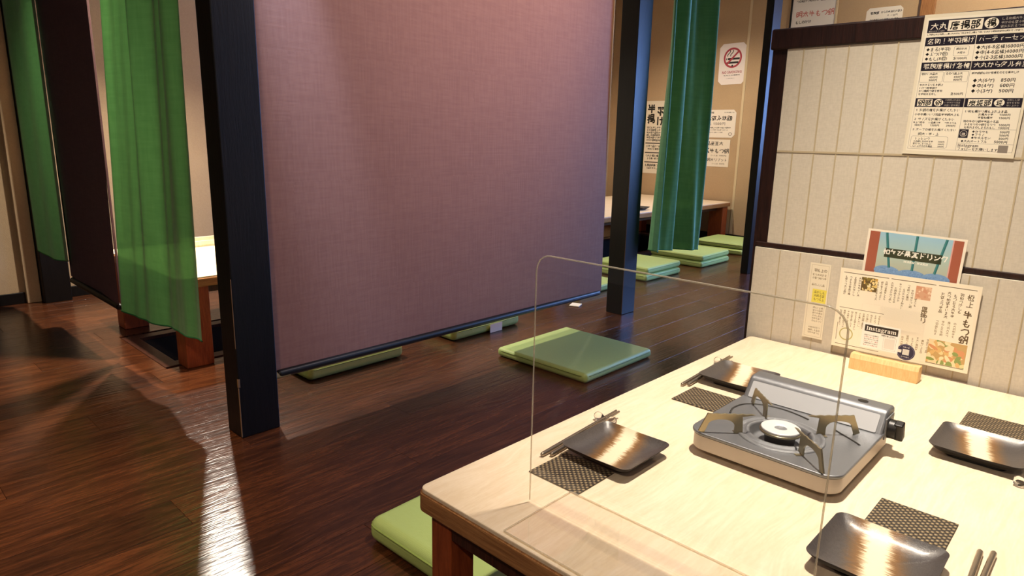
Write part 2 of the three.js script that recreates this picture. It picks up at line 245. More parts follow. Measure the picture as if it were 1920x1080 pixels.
// ───────── screens and curtains ─────────
function rollScreen(label, along, w, yTop, yBot, pos, cloth, barMat) {
  const t = thing('roll_screen', label, 'screen', pos, along === 'x' ? 0 : -Math.PI / 2);
  part('cloth', sheet((u, v) => { const X = (u - 0.5) * w, Y = yBot + (yTop - yBot) * (1 - v); return [X, Y, 0.006 * Math.sin(u * 7 + 1) * v + 0.004 * Math.sin(v * 5 + u * 3), X, Y]; }, 60, 40), cloth, t);
  const bar = part('weight_bar', new THREE.CapsuleGeometry(0.014, w - 0.04, 6, 14).rotateZ(Math.PI / 2), barMat, t, [0, yBot - 0.006, 0.004]);
  part('roller', new THREE.CylinderGeometry(0.035, 0.035, w, 20).rotateZ(Math.PI / 2), barMat, t, [0, yTop, -0.03]);
  for (const s of along === 'x' ? [1] : [-1, 1]) part('edge_cord', span(s * (w / 2) - 0.003, s * (w / 2) + 0.003, yBot + 0.01, yTop - 0.04, -0.004, 0.005, 0.002), along === 'x' ? cordBeige : darkCloth, t);
  return { t, bar };
}
{
  const { t } = rollScreen('wide purple brown woven roll screen hanging between two dark posts', 'x', 1.81, 2.04, 0.178, [1.8795, 0, -2.0], purpleCloth, black);
  part('bar_end', new THREE.CylinderGeometry(0.0125, 0.0125, 0.055, 14).rotateZ(Math.PI / 2), std(0xa88a52, 0.6), t, [-0.88, 0.168, 0.004], 'pale wooden end of the weight bar');
}
rollScreen('narrow dark brown roll screen hanging between the two left green curtains', 'z', 0.735, 2.04, 0.235, [0.83, 0, -3.385], darkCloth, darkWood);
// noren-like curtains: folds deepen towards the foot
function curtain(label, P, pos, turn, hemPts, yTop, w) {
  const t = thing('green_curtain', label, 'curtain', pos, turn);
  part('cloth', sheet(P, 110, 50), greenCloth, t);
  part('hem', tube(hemPts, 0.003, 90, 6), greenHem, t);
  part('rod', new THREE.CylinderGeometry(0.011, 0.011, w + 0.1, 14).rotateZ(Math.PI / 2), darkWood, t, [0, yTop, 0]);
  return t;
}
function makeCurtain(label, wTop, wBot, shift, yTop, yL, yR, folds, pos, turn, sag = 0) {
  const P = (u, v) => {
    const wdt = wTop + (wBot - wTop) * v, bot = yL + (yR - yL) * u - sag * Math.sin(Math.PI * u), Y = yTop + (bot - yTop) * v, X = (u - 0.5) * wdt + shift * v;
    let d = 0; for (const [f, ph, a0, a1, k] of folds) d += (a0 + (a1 - a0) * v) * Math.sin(u * f + ph + k * v);
    return [X, Y, d, u * wTop * 1.4, Y];
  };
  const hem = []; for (let i = 0; i <= 60; i++) { const q = P(i / 60, 1); hem.push([q[0], q[1] + 0.002, q[2]]); }
  return curtain(label, P, pos, turn, hem, yTop, wTop);
}
makeCurtain('long green curtain hanging in folds left of the scuffed wooden post', 0.575, 0.8, -0.166, 2.03, 0.225, 0.277, [[17, 0.5, 0.018, 0.006, 0.6], [31, 1.7, 0.009, 0.003, -0.8], [7, 0.2, 0.012, 0.012, 0.4], [52, 0.3, 0.003, 0.001, 1]], [0.83, 0, -2.41], -Math.PI / 2, 0.01);
makeCurtain('dim green curtain hanging at the far left against the corner post', 0.61, 0.585, 0.03, 2.03, 0.31, 0.335, [[12, 0.5, 0.004, 0.004, 0.6], [5, 1.2, 0.004, 0.004, 0.4]], [0.805, 0, -3.985], -Math.PI / 2, 0.02);
makeCurtain('green curtain gathered into narrow folds beside the wall posters', 0.55, 0.64, 0.0, 2.03, 0.345, 0.3, [[17, 0.4, 0.03, 0.034, 1.2], [31, 2.1, 0.013, 0.015, -1.6], [8, 1.3, 0.02, 0.03, 0.6], [55, 0.2, 0.004, 0.005, 1.5]], [3.525, 0, -2.0], 0, 0.008);

// ───────── tables ─────────
function lowTable(label, x0, x1, z0, z1, legW, legD, inset) {
  const w = x1 - x0, d = z1 - z0, t = thing('low_table', label, 'table', [(x0 + x1) / 2, 0, (z0 + z1) / 2]);
  const ring = roundRect(w, d, 0.018); ring.holes.push(roundRect(w - 0.04, d - 0.04, 0.01));
  const eg = slab(ring, 0.036, 0.005, 3), en = eg.attributes.normal, eu = eg.attributes.uv; for (let i = 0; i < eu.count; i++) if (Math.abs(en.getY(i)) < 0.7) eu.setXY(i, eu.getY(i), eu.getX(i));
  part('edge_band', eg, edgeWood, t, [0, 0.338, 0]);
  part('tabletop', slab(roundRect(w - 0.007, d - 0.007, 0.015), 0.01, 0.002, 2), topWood, t, [0, 0.3702, 0]);
  for (const s of [-1, 1]) {
    part('apron', span(-w / 2 + inset + legW, w / 2 - inset - legW, 0.3, 0.343, s * (d / 2 - inset - legD / 2) - 0.01, s * (d / 2 - inset - legD / 2) + 0.01, 0.002), brownWood, t);
    part('apron', span(s * (w / 2 - inset - 0.012) - 0.01, s * (w / 2 - inset - 0.012) + 0.01, 0.3, 0.343, -d / 2 + inset + legD, d / 2 - inset - legD, 0.002), brownWood, t);
    for (const q of [-1, 1]) part('leg', metres(rbox(legW, 0.343, legD, 0.004)), legWood, t, [s * (w / 2 - inset - legW / 2), 0.1715, q * (d / 2 - inset - legD / 2)]);
  }
  return t;
}
lowTable('pale wooden low table set with a gas stove and place settings', 0.633, 1.925, -0.812, -0.025, 0.055, 0.05, 0.018);
lowTable('pale wooden low table behind the green curtain in the left booth', 0.945, 2.45, -3.62, -2.71, 0.11, 0.1, 0.02);
lowTable('long pale wooden low table in the far right booth beside the posters', 3.55, 6.16, -4.0, -2.92, 0.1, 0.14, 0.02);

// ───────── cushions ─────────
function cushionGeo(w, d, h) {
  const g = new RoundedBoxGeometry(w, h, d, 5, h * 0.42), p = g.attributes.position;
  for (let i = 0; i < p.count; i++) { const u = p.getX(i) / (w / 2), v = p.getZ(i) / (d / 2), y = p.getY(i); if (y > 0) p.setY(i, y + 0.006 * (1 - u * u) * (1 - v * v)); p.setX(i, p.getX(i) * (1 - 0.012 * v * v)); p.setZ(i, p.getZ(i) * (1 - 0.012 * u * u)); }
  g.translate(0, h / 2, 0); g.computeVertexNormals(); return metres(g);
}
function pipingGeo(w, d, y, r) { const s = roundRect(w, d, 0.03).getPoints(8), q = []; for (const a of s) q.push([a.x, y, a.y]); q.pop(); return tube(q, r, 120, 5, true); }
function makeCushion(label, w, h, pos, turn) {
  const t = thing('floor_cushion', label, 'cushion', pos, turn);
  part('pad', cushionGeo(w, w, h), cushVinyl, t); part('piping', pipingGeo(w - 0.006, w - 0.006, h * 0.72, 0.0022), cushPiping, t); return t;
}
const c0 = makeCushion('plump green cushion on the floor under the near corner of the table', 0.5, 0.062, [1.06, 0.001, -0.985], 0.02);
makeCushion('flat green cushion on the open floor behind the clear table shield', 0.5, 0.04, [2.265, 0.001, -1.745], 0.01);
const low = makeCushion('flat green cushion under the left half of the purple roll screen', 0.47, 0.06, [1.475, 0.001, -2.49], 0);
dup(low, [2.235, 0.001, -2.5], 0.0, 'flat green cushion with a paper tag under the middle of the purple screen');
const stk = [[4.11, -2.63, 'stack just right of the post'], [4.87, -2.62, 'stack under the gathered curtain'], [5.66, -2.66, 'stack before the far wall']];
const thin = makeCushion('green cushion half hidden behind the post at the end of the purple screen', 0.47, 0.045, [3.4, 0.001, -2.66], 0);
for (const [x, z, where] of stk) for (let k = 0; k < 2; k++) dup(thin, [x + k * 0.008, 0.001 + k * 0.0485, z - k * 0.006], k * 0.02, `green cushion, ${k ? 'upper' : 'lower'} of the two in the ${where}`, 'green cushions stacked in the far right booth');

// ───────── paper partition ─────────
{
  const zl = -0.842, zr = 0.42, t = thing('paper_partition', 'dark framed paper partition standing behind the stove table', 'partition', [1.95, 0, 0]);
  part('stile', span(-0.002, 0.04, 0, 1.262, zl, zl + 0.045, 0.004), frameWood, t);
  part('stile', span(-0.002, 0.04, 0, 1.262, zr - 0.045, zr, 0.004), frameWood, t);
  part('top_rail', span(-0.012, 0.045, 1.212, 1.268, zl - 0.004, zr + 0.004, 0.006), frameWood, t);
  part('middle_rail', span(-0.01, 0.034, 0.653, 0.668, zl + 0.01, zr, 0.003), frameWood, t);
  part('bottom_rail', span(0.0, 0.036, 0.0, 0.06, zl + 0.045, zr - 0.045, 0.003), frameWood, t);
  part('upper_paper', span(-0.0065, 0.004, 0.668, 1.213, zl + 0.045, zr - 0.045), washi, t);
  part('lower_paper', span(-0.015, -0.004, 0.03, 0.652, zl + 0.014, zr - 0.01, 0.001), washi, t);
  const zs = []; for (let z = -0.752; z < zr - 0.06; z += 0.0585) zs.push(z);
  for (const z of zs) { part('lattice_bar', span(-0.0078, -0.006, 0.668, 1.213, z - 0.0018, z + 0.0018), muntinMat, t); part('lattice_bar', span(-0.0162, -0.0145, 0.031, 0.65, z - 0.0014, z + 0.0014), muntinMat, t); }
  part('cross_bar', span(-0.0082, -0.006, 0.931, 0.936, zl + 0.046, zr - 0.046), muntinMat, t);
}

// ───────── printed sheets ─────────
function printed(name, label, category, w, h, tex, pos, turn, { cut = 0, th = 0.001, tilt = 0, roll = 0, rough = 0.55, extra } = {}) {
  const s = new THREE.Shape(), x = w / 2, y = h / 2, c = cut;
  s.moveTo(-x + c, -y); s.lineTo(x - c, -y); s.lineTo(x, -y + c); s.lineTo(x, y - c); s.lineTo(x - c, y); s.lineTo(-x + c, y); s.lineTo(-x, y - c); s.lineTo(-x, -y + c); s.closePath();
  const g = new THREE.ExtrudeGeometry(s, { depth: th, bevelEnabled: false }), p = g.attributes.position, uv = g.attributes.uv;
  for (let i = 0; i < p.count; i++) uv.setXY(i, p.getX(i) / w + 0.5, p.getY(i) / h + 0.5);
  const m = solo(name, label, category, g, [std(0xffffff, rough, { map: tex, ...extra }), paperBack], pos, turn);
  m.rotation.order = 'YXZ'; m.rotation.x = tilt; m.rotation.z = roll; return m;
}
const FX = -Math.PI / 2;      // faces -x
const INK = '#1b1714', NAVY = '#231f2a', CREAM = '#efe6d2';
const texMain = canvasTex(900, 1280, (c, w, h) => {
  seed = 101; rect(c, 0, 0, w, h, '#e6dcc4'); rect(c, 26, 30, w - 52, h - 62, CREAM);
  rect(c, 40, 52, 840, 112, NAVY); jp(c, '大丸', 62, 74, 66, { color: CREAM }); fine(c, 52, 144, 9, 14, { color: '#b8b0a2' });
  rect(c, 205, 62, 270, 92, CREAM); jp(c, '唐揚部', 222, 70, 76, { wt: 0.13 }); c.fillStyle = CREAM; c.beginPath(); c.ellipse(540, 108, 54, 46, 0, 0, 7); c.fill(); jp(c, '揚', 504, 72, 72, { wt: 0.13 });
  for (let k = 0; k < 3; k++) fine(c, 610, 66 + k * 32, 10, 24, { color: '#a9a294' }); fine(c, 44, 172, 44, 16);
  const bar = (x, y, ww, t, s) => { rect(c, x, y, ww, 78, NAVY); jp(c, t, x + 18, y + 10, s ?? 58, { color: CREAM, wt: 0.1 }); };
  bar(40, 204, 400, '名物！半羽揚げ', 52); bar(446, 204, 434, 'パーティーセット', 47);
  ['◆まる(半羽)', '◆ぶつ(7個)', '◆もし(8個)'].forEach((t, i) => jp(c, t, 56, 296 + i * 42, 34)); frameR(c, 286, 294, 118, 84, 2, '#6a6256', 12); fine(c, 304, 306, 4, 20); fine(c, 316, 340, 3, 20); jp(c, '各1000円', 290, 388, 24);
  ['◆大(6-8名様)6000円', '◆中(4-6名様)4000円', '◆小(2-3名様)3000円'].forEach((t, i) => jp(c, t, 456, 292 + i * 44, 38, { sx: 0.95 }));
  bar(40, 428, 400, '若鶏唐揚げ各種', 52); bar(446, 428, 434, '大丸からタル弁当', 49);
  frameR(c, 44, 516, 190, 92, 2, '#6a6256', 8); frameR(c, 244, 516, 190, 92, 2, '#6a6256', 8); for (const x of [52, 252]) { fine(c, x, 522, 6, 22); jp(c, '450円', x + 70, 552, 24); jp(c, '900円', x + 70, 578, 24); }
  for (let k = 0; k < 4; k++) fine(c, 52, 622 + k * 28, 9 - (k % 2) * 2, 21); jp(c, '各500円', 320, 702, 26); fine(c, 460, 524, 17, 20);
  [['◆大(6ケ)', '850円'], ['◆中(4ケ)', '600円'], ['◆小(3ケ)', '500円']].forEach(([a, b], i) => { jp(c, a, 476, 580 + i * 46, 38); jp(c, b, 690, 580 + i * 46, 38); });
  rect(c, 40, 754, 400, 82, NAVY); rect(c, 58, 764, 126, 62, CREAM); jp(c, '鍋部', 66, 768, 54, { wt: 0.13 }); c.fillStyle = CREAM; c.beginPath(); c.ellipse(236, 795, 38, 33, 0, 0, 7); c.fill(); jp(c, '鍋', 211, 770, 50, { wt: 0.13 }); for (let k = 0; k < 3; k++) fine(c, 284, 762 + k * 24, 7, 18, { color: '#a9a294' });
  rect(c, 446, 754, 434, 82, NAVY); rect(c, 472, 764, 186, 62, CREAM); jp(c, '炭焼部', 478, 767, 56, { wt: 0.13 }); c.fillStyle = CREAM; c.beginPath(); c.ellipse(712, 795, 40, 33, 0, 0, 7); c.fill(); jp(c, '焼', 687, 770, 50, { wt: 0.13 }); for (let k = 0; k < 3; k++) fine(c, 766, 762 + k * 24, 5, 18, { color: '#a9a294' });
  jp(c, '1 お鍋の種をお揚げください', 56, 850, 27); fine(c, 50, 892, 15, 24); jp(c, '2 サイズをお揚げください', 56, 934, 27); for (let k = 0; k < 3; k++) { fine(c, 50 + k * 132, 970, 5, 19); jp(c, `${[980, 1500, 2900][k]}円`, 66 + k * 132, 994, 22); } jp(c, '3 スーフの様をお揚げください', 56, 1032, 25); jp(c, '明太・半・上', 110, 1072, 28);
  frameR(c, 56, 1108, 310, 106, 2, '#6a6256', 16); jp(c, 'トッヒンク', 84, 1118, 26); for (let k = 0; k < 3; k++) { fine(c, 78, 1148 + k * 22, 9, 18); jp(c, '300円', 290, 1148 + k * 22, 18); }
  fine(c, 462, 860, 13, 24); for (let k = 0; k < 2; k++) { fine(c, 570, 888 + k * 28, 5, 22); jp(c, '1500円', 730, 888 + k * 28, 24); } fine(c, 462, 950, 12, 22); for (let k = 0; k < 2; k++) { fine(c, 476, 978 + k * 26, 11, 21); jp(c, '1000円', 740, 978 + k * 26, 24); }
  rect(c, 446, 1034, 74, 78, NAVY); frameR(c, 456, 1046, 54, 54, 3, CREAM, 26); jp(c, '皿', 466, 1056, 34, { color: CREAM });
  ['◆かラケも', '◆フライ', '◆牛ホルモン'].forEach((t, i) => { jp(c, t, 546, 1040 + i * 28, 25); jp(c, '500円', 760, 1040 + i * 28, 25); }); jp(c, '◆大丸オートフル', 470, 1128, 25); jp(c, '5000円', 730, 1126, 29); 
  c.fillStyle = INK; c.font = 'bold 32px serif'; c.fillText('Instagram', 452, 1192); jp(c, 'フォローをお願いします。', 452, 1198, 28); rect(c, 770, 1168, 74, 66, '#8b8176');
  c.strokeStyle = '#7a7264'; c.lineWidth = 2; c.strokeRect(40, 204, 840, 1024); c.beginPath(); c.moveTo(443, 290); c.lineTo(443, 1230); c.moveTo(446, 1030); c.lineTo(880, 1030); c.moveTo(446, 1160); c.lineTo(880, 1160); c.stroke();
});
printed('menu_poster', 'laminated menu poster of black and white lettering on the paper partition', 'poster', 0.232, 0.33, texMain, [1.9382, 1.1, -0.354], FX, { roll: -0.02, rough: 0.3, tilt: 0.0145 });
const texSmoke = canvasTex(540, 740, (c, w, h) => {
  seed = 12; rect(c, 0, 0, w, h, '#f4e9e6'); c.strokeStyle = '#b33a48'; c.lineWidth = 34; c.beginPath(); c.arc(270, 260, 165, 0, 7); c.stroke();
  c.strokeStyle = INK; c.lineWidth = 14; for (const x of [175, 235]) { c.beginPath(); c.moveTo(x - 10, 230); c.bezierCurveTo(x - 20, 170, x + 50, 190, x + 40, 120); c.stroke(); }
  rect(c, 170, 262, 240, 34, INK); rect(c, 140, 262, 14, 34, INK); rect(c, 150, 330, 240, 34, INK); c.beginPath(); c.moveTo(270, 380); c.lineTo(292, 402); c.lineTo(270, 424); c.lineTo(248, 402); c.fill();
  c.strokeStyle = '#b33a48'; c.lineWidth = 34; c.beginPath(); c.moveTo(386, 150); c.lineTo(152, 374); c.stroke();
  c.fillStyle = '#a84652'; c.font = 'bold 62px sans-serif'; c.textAlign = 'center'; c.fillText('NO SMOKING', 270, 540); c.textAlign = 'left'; fine(c, 110, 562, 14, 22); fine(c, 160, 622, 12, 14, { color: '#8d8482' });
});
printed('no_smoking_sign', 'white no smoking sign with red barred circle on the far wall', 'sign', 0.268, 0.372, texSmoke, [6.1985, 1.667, -3.055], FX, { cut: 0.035, roll: 0.02 });
const texDrink = canvasTex(680, 500, (c, w, h) => { seed = 13; rect(c, 0, 0, w, h, '#f1e7da'); fine(c, 240, 34, 2, 34); fine(c, 480, 40, 8, 20); jp(c, '一品飲み放題', 96, 108, 84, { wt: 0.12 }); jp(c, '単品 1500円', 150, 220, 60, { color: '#8c8078' }); fine(c, 60, 310, 22, 24); fine(c, 60, 352, 22, 22, { color: '#6e655c' }); frameR(c, 580, 410, 50, 50, 7, INK, 25); fine(c, 60, 396, 20, 20, { color: '#6e655c' }); });
printed('drink_sign', 'white all-you-can-drink sign with clipped corners on the far wall', 'sign', 0.42, 0.262, texDrink, [6.1985, 1.118, -3.178], FX, { cut: 0.028 });
const texNabe = canvasTex(640, 480, (c, w, h) => { seed = 14; rect(c, 0, 0, w, h, '#efe4d4'); jp(c, '大半品産直太', 90, 34, 70); jp(c, '明', 20, 130, 120, { wt: 0.13 }); jp(c, '太', 168, 118, 128, { wt: 0.15 }); jp(c, '牛もつ鍋', 300, 158, 80, { wt: 0.13 }); jp(c, '(一人前 1480円)', 330, 264, 34, { color: '#75695c' }); jp(c, 'メの明太リゾット', 150, 330, 56); jp(c, '(一人前 480円)', 360, 412, 30, { color: '#8a7d6c' }); });
printed('hotpot_sign', 'white hotpot sign below the drink sign on the far wall', 'sign', 0.39, 0.262, texNabe, [6.1985, 0.838, -3.2], FX);
const texWing = canvasTex(400, 980, (c, w, h) => { seed = 15; rect(c, 0, 0, w, h, '#f0e5d0'); jp(c, '半揚', 20, 40, 128, { vertical: true, wt: 0.16 }); jp(c, '羽げ', 176, 70, 128, { vertical: true, wt: 0.16 }); for (let k = 0; k < 6; k++) fine(c, 30, 340 + k * 34, 10, 30); for (let k = 0; k < 3; k++) { rect(c, 20, 560 + k * 130, 360, 12, INK); fine(c, 30, 590 + k * 130, 9, 34); fine(c, 60, 632 + k * 130, 8, 28); } });
printed('tall_menu_sign', 'tall cream menu sign left of the gathered green curtain on the far wall', 'sign', 0.3, 0.74, texWing, [6.1985, 0.975, -3.82], FX);
const texRed = canvasTex(480, 600, (c, w, h) => { seed = 16; rect(c, 0, 0, w, h, '#f3ece2'); for (let k = 0; k < 3; k++) fine(c, 40, 50 + k * 40, 11, 28); jp(c, '明太牛もつ鍋', 52, 250, 66, { color: '#cf7a70', wt: 0.13 }); fine(c, 50, 350, 5, 34); for (let k = 0; k < 4; k++) fine(c, 40, 420 + k * 40, 12, 26); });
{ const t = thing('framed_hotpot_poster', 'framed white poster with red lettering above the left end of the partition', 'poster', [6.19, 2.03, -2.35], FX); const g = box(0.37, 0.46, 0.004), uv = g.attributes.uv; part('print', g, [paperBack, paperBack, paperBack, paperBack, std(0xffffff, 0.4, { map: texRed }), paperBack], t, [0, 0, 0.002]); for (const s of [-1, 1]) part('frame_bar', span(s * 0.19 - 0.008, s * 0.19 + 0.008, -0.24, 0.24, -0.008, 0.01, 0.002), s < 0 ? black : plasterPale, t); }
const texSmall = canvasTex(520, 260, (c, w, h) => { seed = 17; rect(c, 0, 0, w, h, '#f4ebdc'); jp(c, '若鶏部', 60, 54, 40, { wt: 0.15 }); jp(c, 'からの弁当をお飲み', 210, 54, 32, { wt: 0.13 }); jp(c, '大 一皿円', 300, 106, 32, { color: '#75695c' }); fine(c, 60, 160, 14, 28); });
printed('small_notice', 'small white notice with clipped corners above the middle of the partition', 'sign', 0.27, 0.14, texSmall, [6.1985, 1.965, -1.79], FX, { cut: 0.022 });

// on the table end
const texMenu = canvasTex(1400, 900, (c, w, h) => {
  seed = 18; rect(c, 0, 0, w, h, '#f6ead2'); rect(c, 30, 30, w - 60, h - 60, '#f8eed8'); const L = '#6d5a3c';
  for (const [x, ww] of [[40, 480], [545, 440], [1010, 350]]) rect(c, x, 42, ww, 7, L); rect(c, 40, 440, 480, 5, L);
  jp(c, '極上', 1280, 90, 66, { vertical: true, color: L }); jp(c, '牛もつ鍋', 1270, 258, 83, { vertical: true, color: '#5f4a2c', wt: 0.14 });
  for (let k = 0; k < 4; k++) fine(c, 1216 - k * 58, 90 + (k % 2) * 20, 6 + (k % 3), 34, { vertical: true, color: L }); for (let k = 0; k < 4; k++) fine(c, 1200 - k * 55, 400, 6, 26, { vertical: true, color: '#9a8868' });
  jp(c, '皿盛り', 880, 270, 64, { vertical: true, color: L, wt: 0.14 }); for (let k = 0; k < 7; k++) fine(c, 800 - k * 42, 80 + (k % 2) * 50, 9 - (k % 3), 24, { vertical: true, color: '#7d6b4c' }); for (let k = 0; k < 8; k++) fine(c, 980 - k * 50, 620 + (k % 2) * 20, 6, 24, { vertical: true, color: '#8d7a58' });
  for (let k = 0; k < 4; k++) fine(c, 210 - k * 50, 80, 8, 26, { vertical: true, color: '#6d5a3c' }); for (let k = 0; k < 3; k++) fine(c, 490 - k * 44, 80 + k * 10, 9, 22, { vertical: true, color: '#7d6b4c' }); for (let k = 0; k < 11; k++) fine(c, 470 - k * 42, 470, 9 - (k % 3), 22, { vertical: true, color: '#8a7857' });
  const dish = (x, y, ww, hh, a, b, n) => { rect(c, x, y, ww, hh, a); c.save(); c.beginPath(); c.rect(x, y, ww, hh); c.clip(); for (let i = 0; i < n; i++) { c.fillStyle = b[Math.floor(rnd() * b.length)]; c.beginPath(); c.ellipse(x + rnd() * ww, y + rnd() * hh, ww * rr(0.05, 0.16), hh * rr(0.04, 0.13), rnd() * 3, 0, 7); c.fill(); } c.restore(); };
  dish(240, 70, 170, 150, '#6a5530', ['#e3c67a', '#f2dca0', '#caa04e', '#8c7b3a', '#f0e0b0'], 30); dish(800, 80, 150, 140, '#d9a988', ['#eac6a6', '#f2d6b8', '#d79c7c'], 24);
  dish(1000, 610, 360, 250, '#c9a56a', ['#f0d7a0', '#f6e4ba', '#e0b978', '#d99a6a', '#8ea05a', '#f3dcb0'], 60); rect(c, 1000, 862, 360, 7, L); rect(c, 40, 862, 480, 6, L); c.strokeStyle = '#b9b06a'; c.lineWidth = 12; c.beginPath(); c.ellipse(150, 740, 70, 66, 0, 0, 7); c.stroke(); rect(c, 40, 620, 6, 200, '#8a7857');
});
printed('menu_sheet', 'wide cream laminated menu sheet with food pictures leaning on the partition', 'menu', 0.325, 0.222, texMenu, [1.927, 0.516, -0.415], FX, { rough: 0.28, tilt: 0 });
const texCard = canvasTex(960, 520, (c, w, h) => {
  rect(c, 0, 0, w, h, '#f3ead8'); rect(c, 26, 22, w - 52, h - 40, '#a8604a'); const g = c.createLinearGradient(0, 20, 0, 500); g.addColorStop(0, '#9cc6dc'); g.addColorStop(0.45, '#b0c8c0'); g.addColorStop(1, '#b9b49c'); c.fillStyle = g; c.fillRect(128, 22, 706, h - 40);
  rect(c, 834, 22, 12, h - 40, '#e0a9a0');
  for (const [x, y, r] of [[250, 440, 130], [500, 450, 140], [740, 450, 130]]) { c.fillStyle = '#7ea2cc'; c.beginPath(); c.ellipse(x, y, r, 58, 0, 0, 7); c.fill(); seed = x; for (let i = 0; i < 60; i++) { c.fillStyle = rnd() > 0.5 ? '#8fb0d8' : '#6a8fbe'; c.fillRect(x + (rnd() - 0.5) * r * 1.6, y + (rnd() - 0.5) * 80, 10, 8); } }
  for (const [x0, x1] of [[196, 270], [500, 500], [780, 716]]) { c.strokeStyle = '#2f6f74'; c.lineWidth = 26; c.beginPath(); c.moveTo(x0, 24); c.lineTo(x1, 400); c.stroke(); c.strokeStyle = '#4c8f8e'; c.lineWidth = 8; c.beginPath(); c.moveTo(x0 - 5, 24); c.lineTo(x1 - 5, 400); c.stroke(); }
  rect(c, 200, 190, 560, 100, 'rgba(46,48,26,0.88)'); jp(c, '和々び果実ドリンク', 186, 194, 68, { color: '#f4f1e6', wt: 0.15 }); c.fillStyle = '#f4f1e6'; c.font = 'italic bold 40px serif'; c.fillText('waku  waku', 400, 322);
});
printed('drink_picture_card', 'drink picture card with three blue cups standing behind the menu sheet', 'card', 0.224, 0.125, texCard, [1.9315, 0.676, -0.413], FX, { rough: 0.3, roll: -0.02 });
const texStrip = canvasTex(160, 560, (c, w, h) => { seed = 20; rect(c, 0, 0, w, h, '#e9dfc8'); frameR(c, 14, 14, 132, 532, 2, '#b9a98a'); fine(c, 34, 40, 4, 24, { color: '#6d5a3c' }); for (let k = 0; k < 2; k++) fine(c, 24, 76 + k * 24, 6, 18, { color: '#8a7857' }); fine(c, 28, 150, 6, 16, { color: '#8a7857' }); rect(c, 40, 190, 110, 100, '#e6d85e'); for (let k = 0; k < 3; k++) fine(c, 54, 202 + k * 26, 4, 20, { color: '#8a7a3a' }); for (let k = 0; k < 6; k++) fine(c, 60, 320 + k * 20, 5, 15, { color: '#9a8a70' }); for (let k = 0; k < 3; k++) fine(c, 40, 470 + k * 20, 6, 15, { color: '#9a8a70' }); });
printed('narrow_menu_strip', 'narrow menu strip with a yellow patch taped left of the menu sheet', 'menu', 0.056, 0.218, texStrip, [1.932, 0.52, -0.633], FX);
{
  const t = thing('menu_stand', 'small wooden block stand holding a clear sheet on the stove table', 'stand', [1.845, 0.38, -0.418], FX);
  const s = new THREE.Shape(); s.moveTo(-0.018, 0); s.lineTo(0.018, 0); s.lineTo(0.018, 0.035); s.lineTo(0.012, 0.041); s.lineTo(-0.012, 0.041); s.lineTo(-0.018, 0.03); s.closePath();
  const g = new THREE.ExtrudeGeometry(s, { depth: 0.158, bevelEnabled: true, bevelSize: 0.0012, bevelThickness: 0.0012, bevelOffset: -0.0012, bevelSegments: 2 }); g.translate(0, 0, -0.079); g.rotateY(Math.PI / 2);
  part('wooden_block', metres(g), blockWood, t, [0, 0.0005, 0]);
  part('clear_sheet', rbox(0.146, 0.135, 0.0024, 0.001), pane, t, [0, 0.109, -0.003]);
  const tex = canvasTex(180, 180, (c) => { seed = 22; rect(c, 0, 0, 180, 180, '#e8e2d6'); c.fillStyle = '#2a2440'; c.beginPath(); c.arc(90, 90, 88, 0, 7); c.fill(); c.strokeStyle = '#8f88a0'; c.lineWidth = 3; c.beginPath(); c.arc(90, 90, 78, 0, 7); c.stroke(); rect(c, 58, 58, 64, 64, '#d9d4cc'); fine(c, 55, 28, 4, 16, { color: '#d9d4cc' }); fine(c, 50, 136, 5, 15, { color: '#d9d4cc' }); rect(c, 8, 70, 40, 34, '#e8e2d6'); });
  const dg = new THREE.CylinderGeometry(0.021, 0.021, 0.0008, 32).rotateX(Math.PI / 2); const du = dg.attributes.uv, dp = dg.attributes.position; for (let i = 0; i < du.count; i++) du.setXY(i, dp.getX(i) / 0.042 + 0.5, dp.getY(i) / 0.042 + 0.5);
  part('round_sticker', dg, std(0xffffff, 0.5, { map: tex }), t, [0.042, 0.07, -0.0008], 'round dark sticker with a pale square');
}
const texInsta = canvasTex(480, 350, (c, w, h) => { seed = 21; rect(c, 0, 0, w, h, '#f4efe6'); rect(c, 30, 24, 424, 92, '#2b2118'); c.fillStyle = '#f6f1e6'; c.font = 'bold 74px serif'; c.textAlign = 'center'; c.fillText('Instagram', 242, 96); c.textAlign = 'left'; fine(c, 250, 126, 8, 22); for (let k = 0; k < 6; k++) fine(c, 36, 160 + k * 28, 10, 18, { color: k % 2 ? '#a8605a' : '#6b6058' }); frameR(c, 286, 156, 160, 170, 2, '#9a9288'); rect(c, 300, 170, 130, 140, '#e2dbd0'); });
printed('social_card', 'small white card with Instagram heading fixed to the clear menu stand', 'card', 0.088, 0.066, texInsta, [1.8455, 0.474, -0.438], FX, { th: 0.0006 });

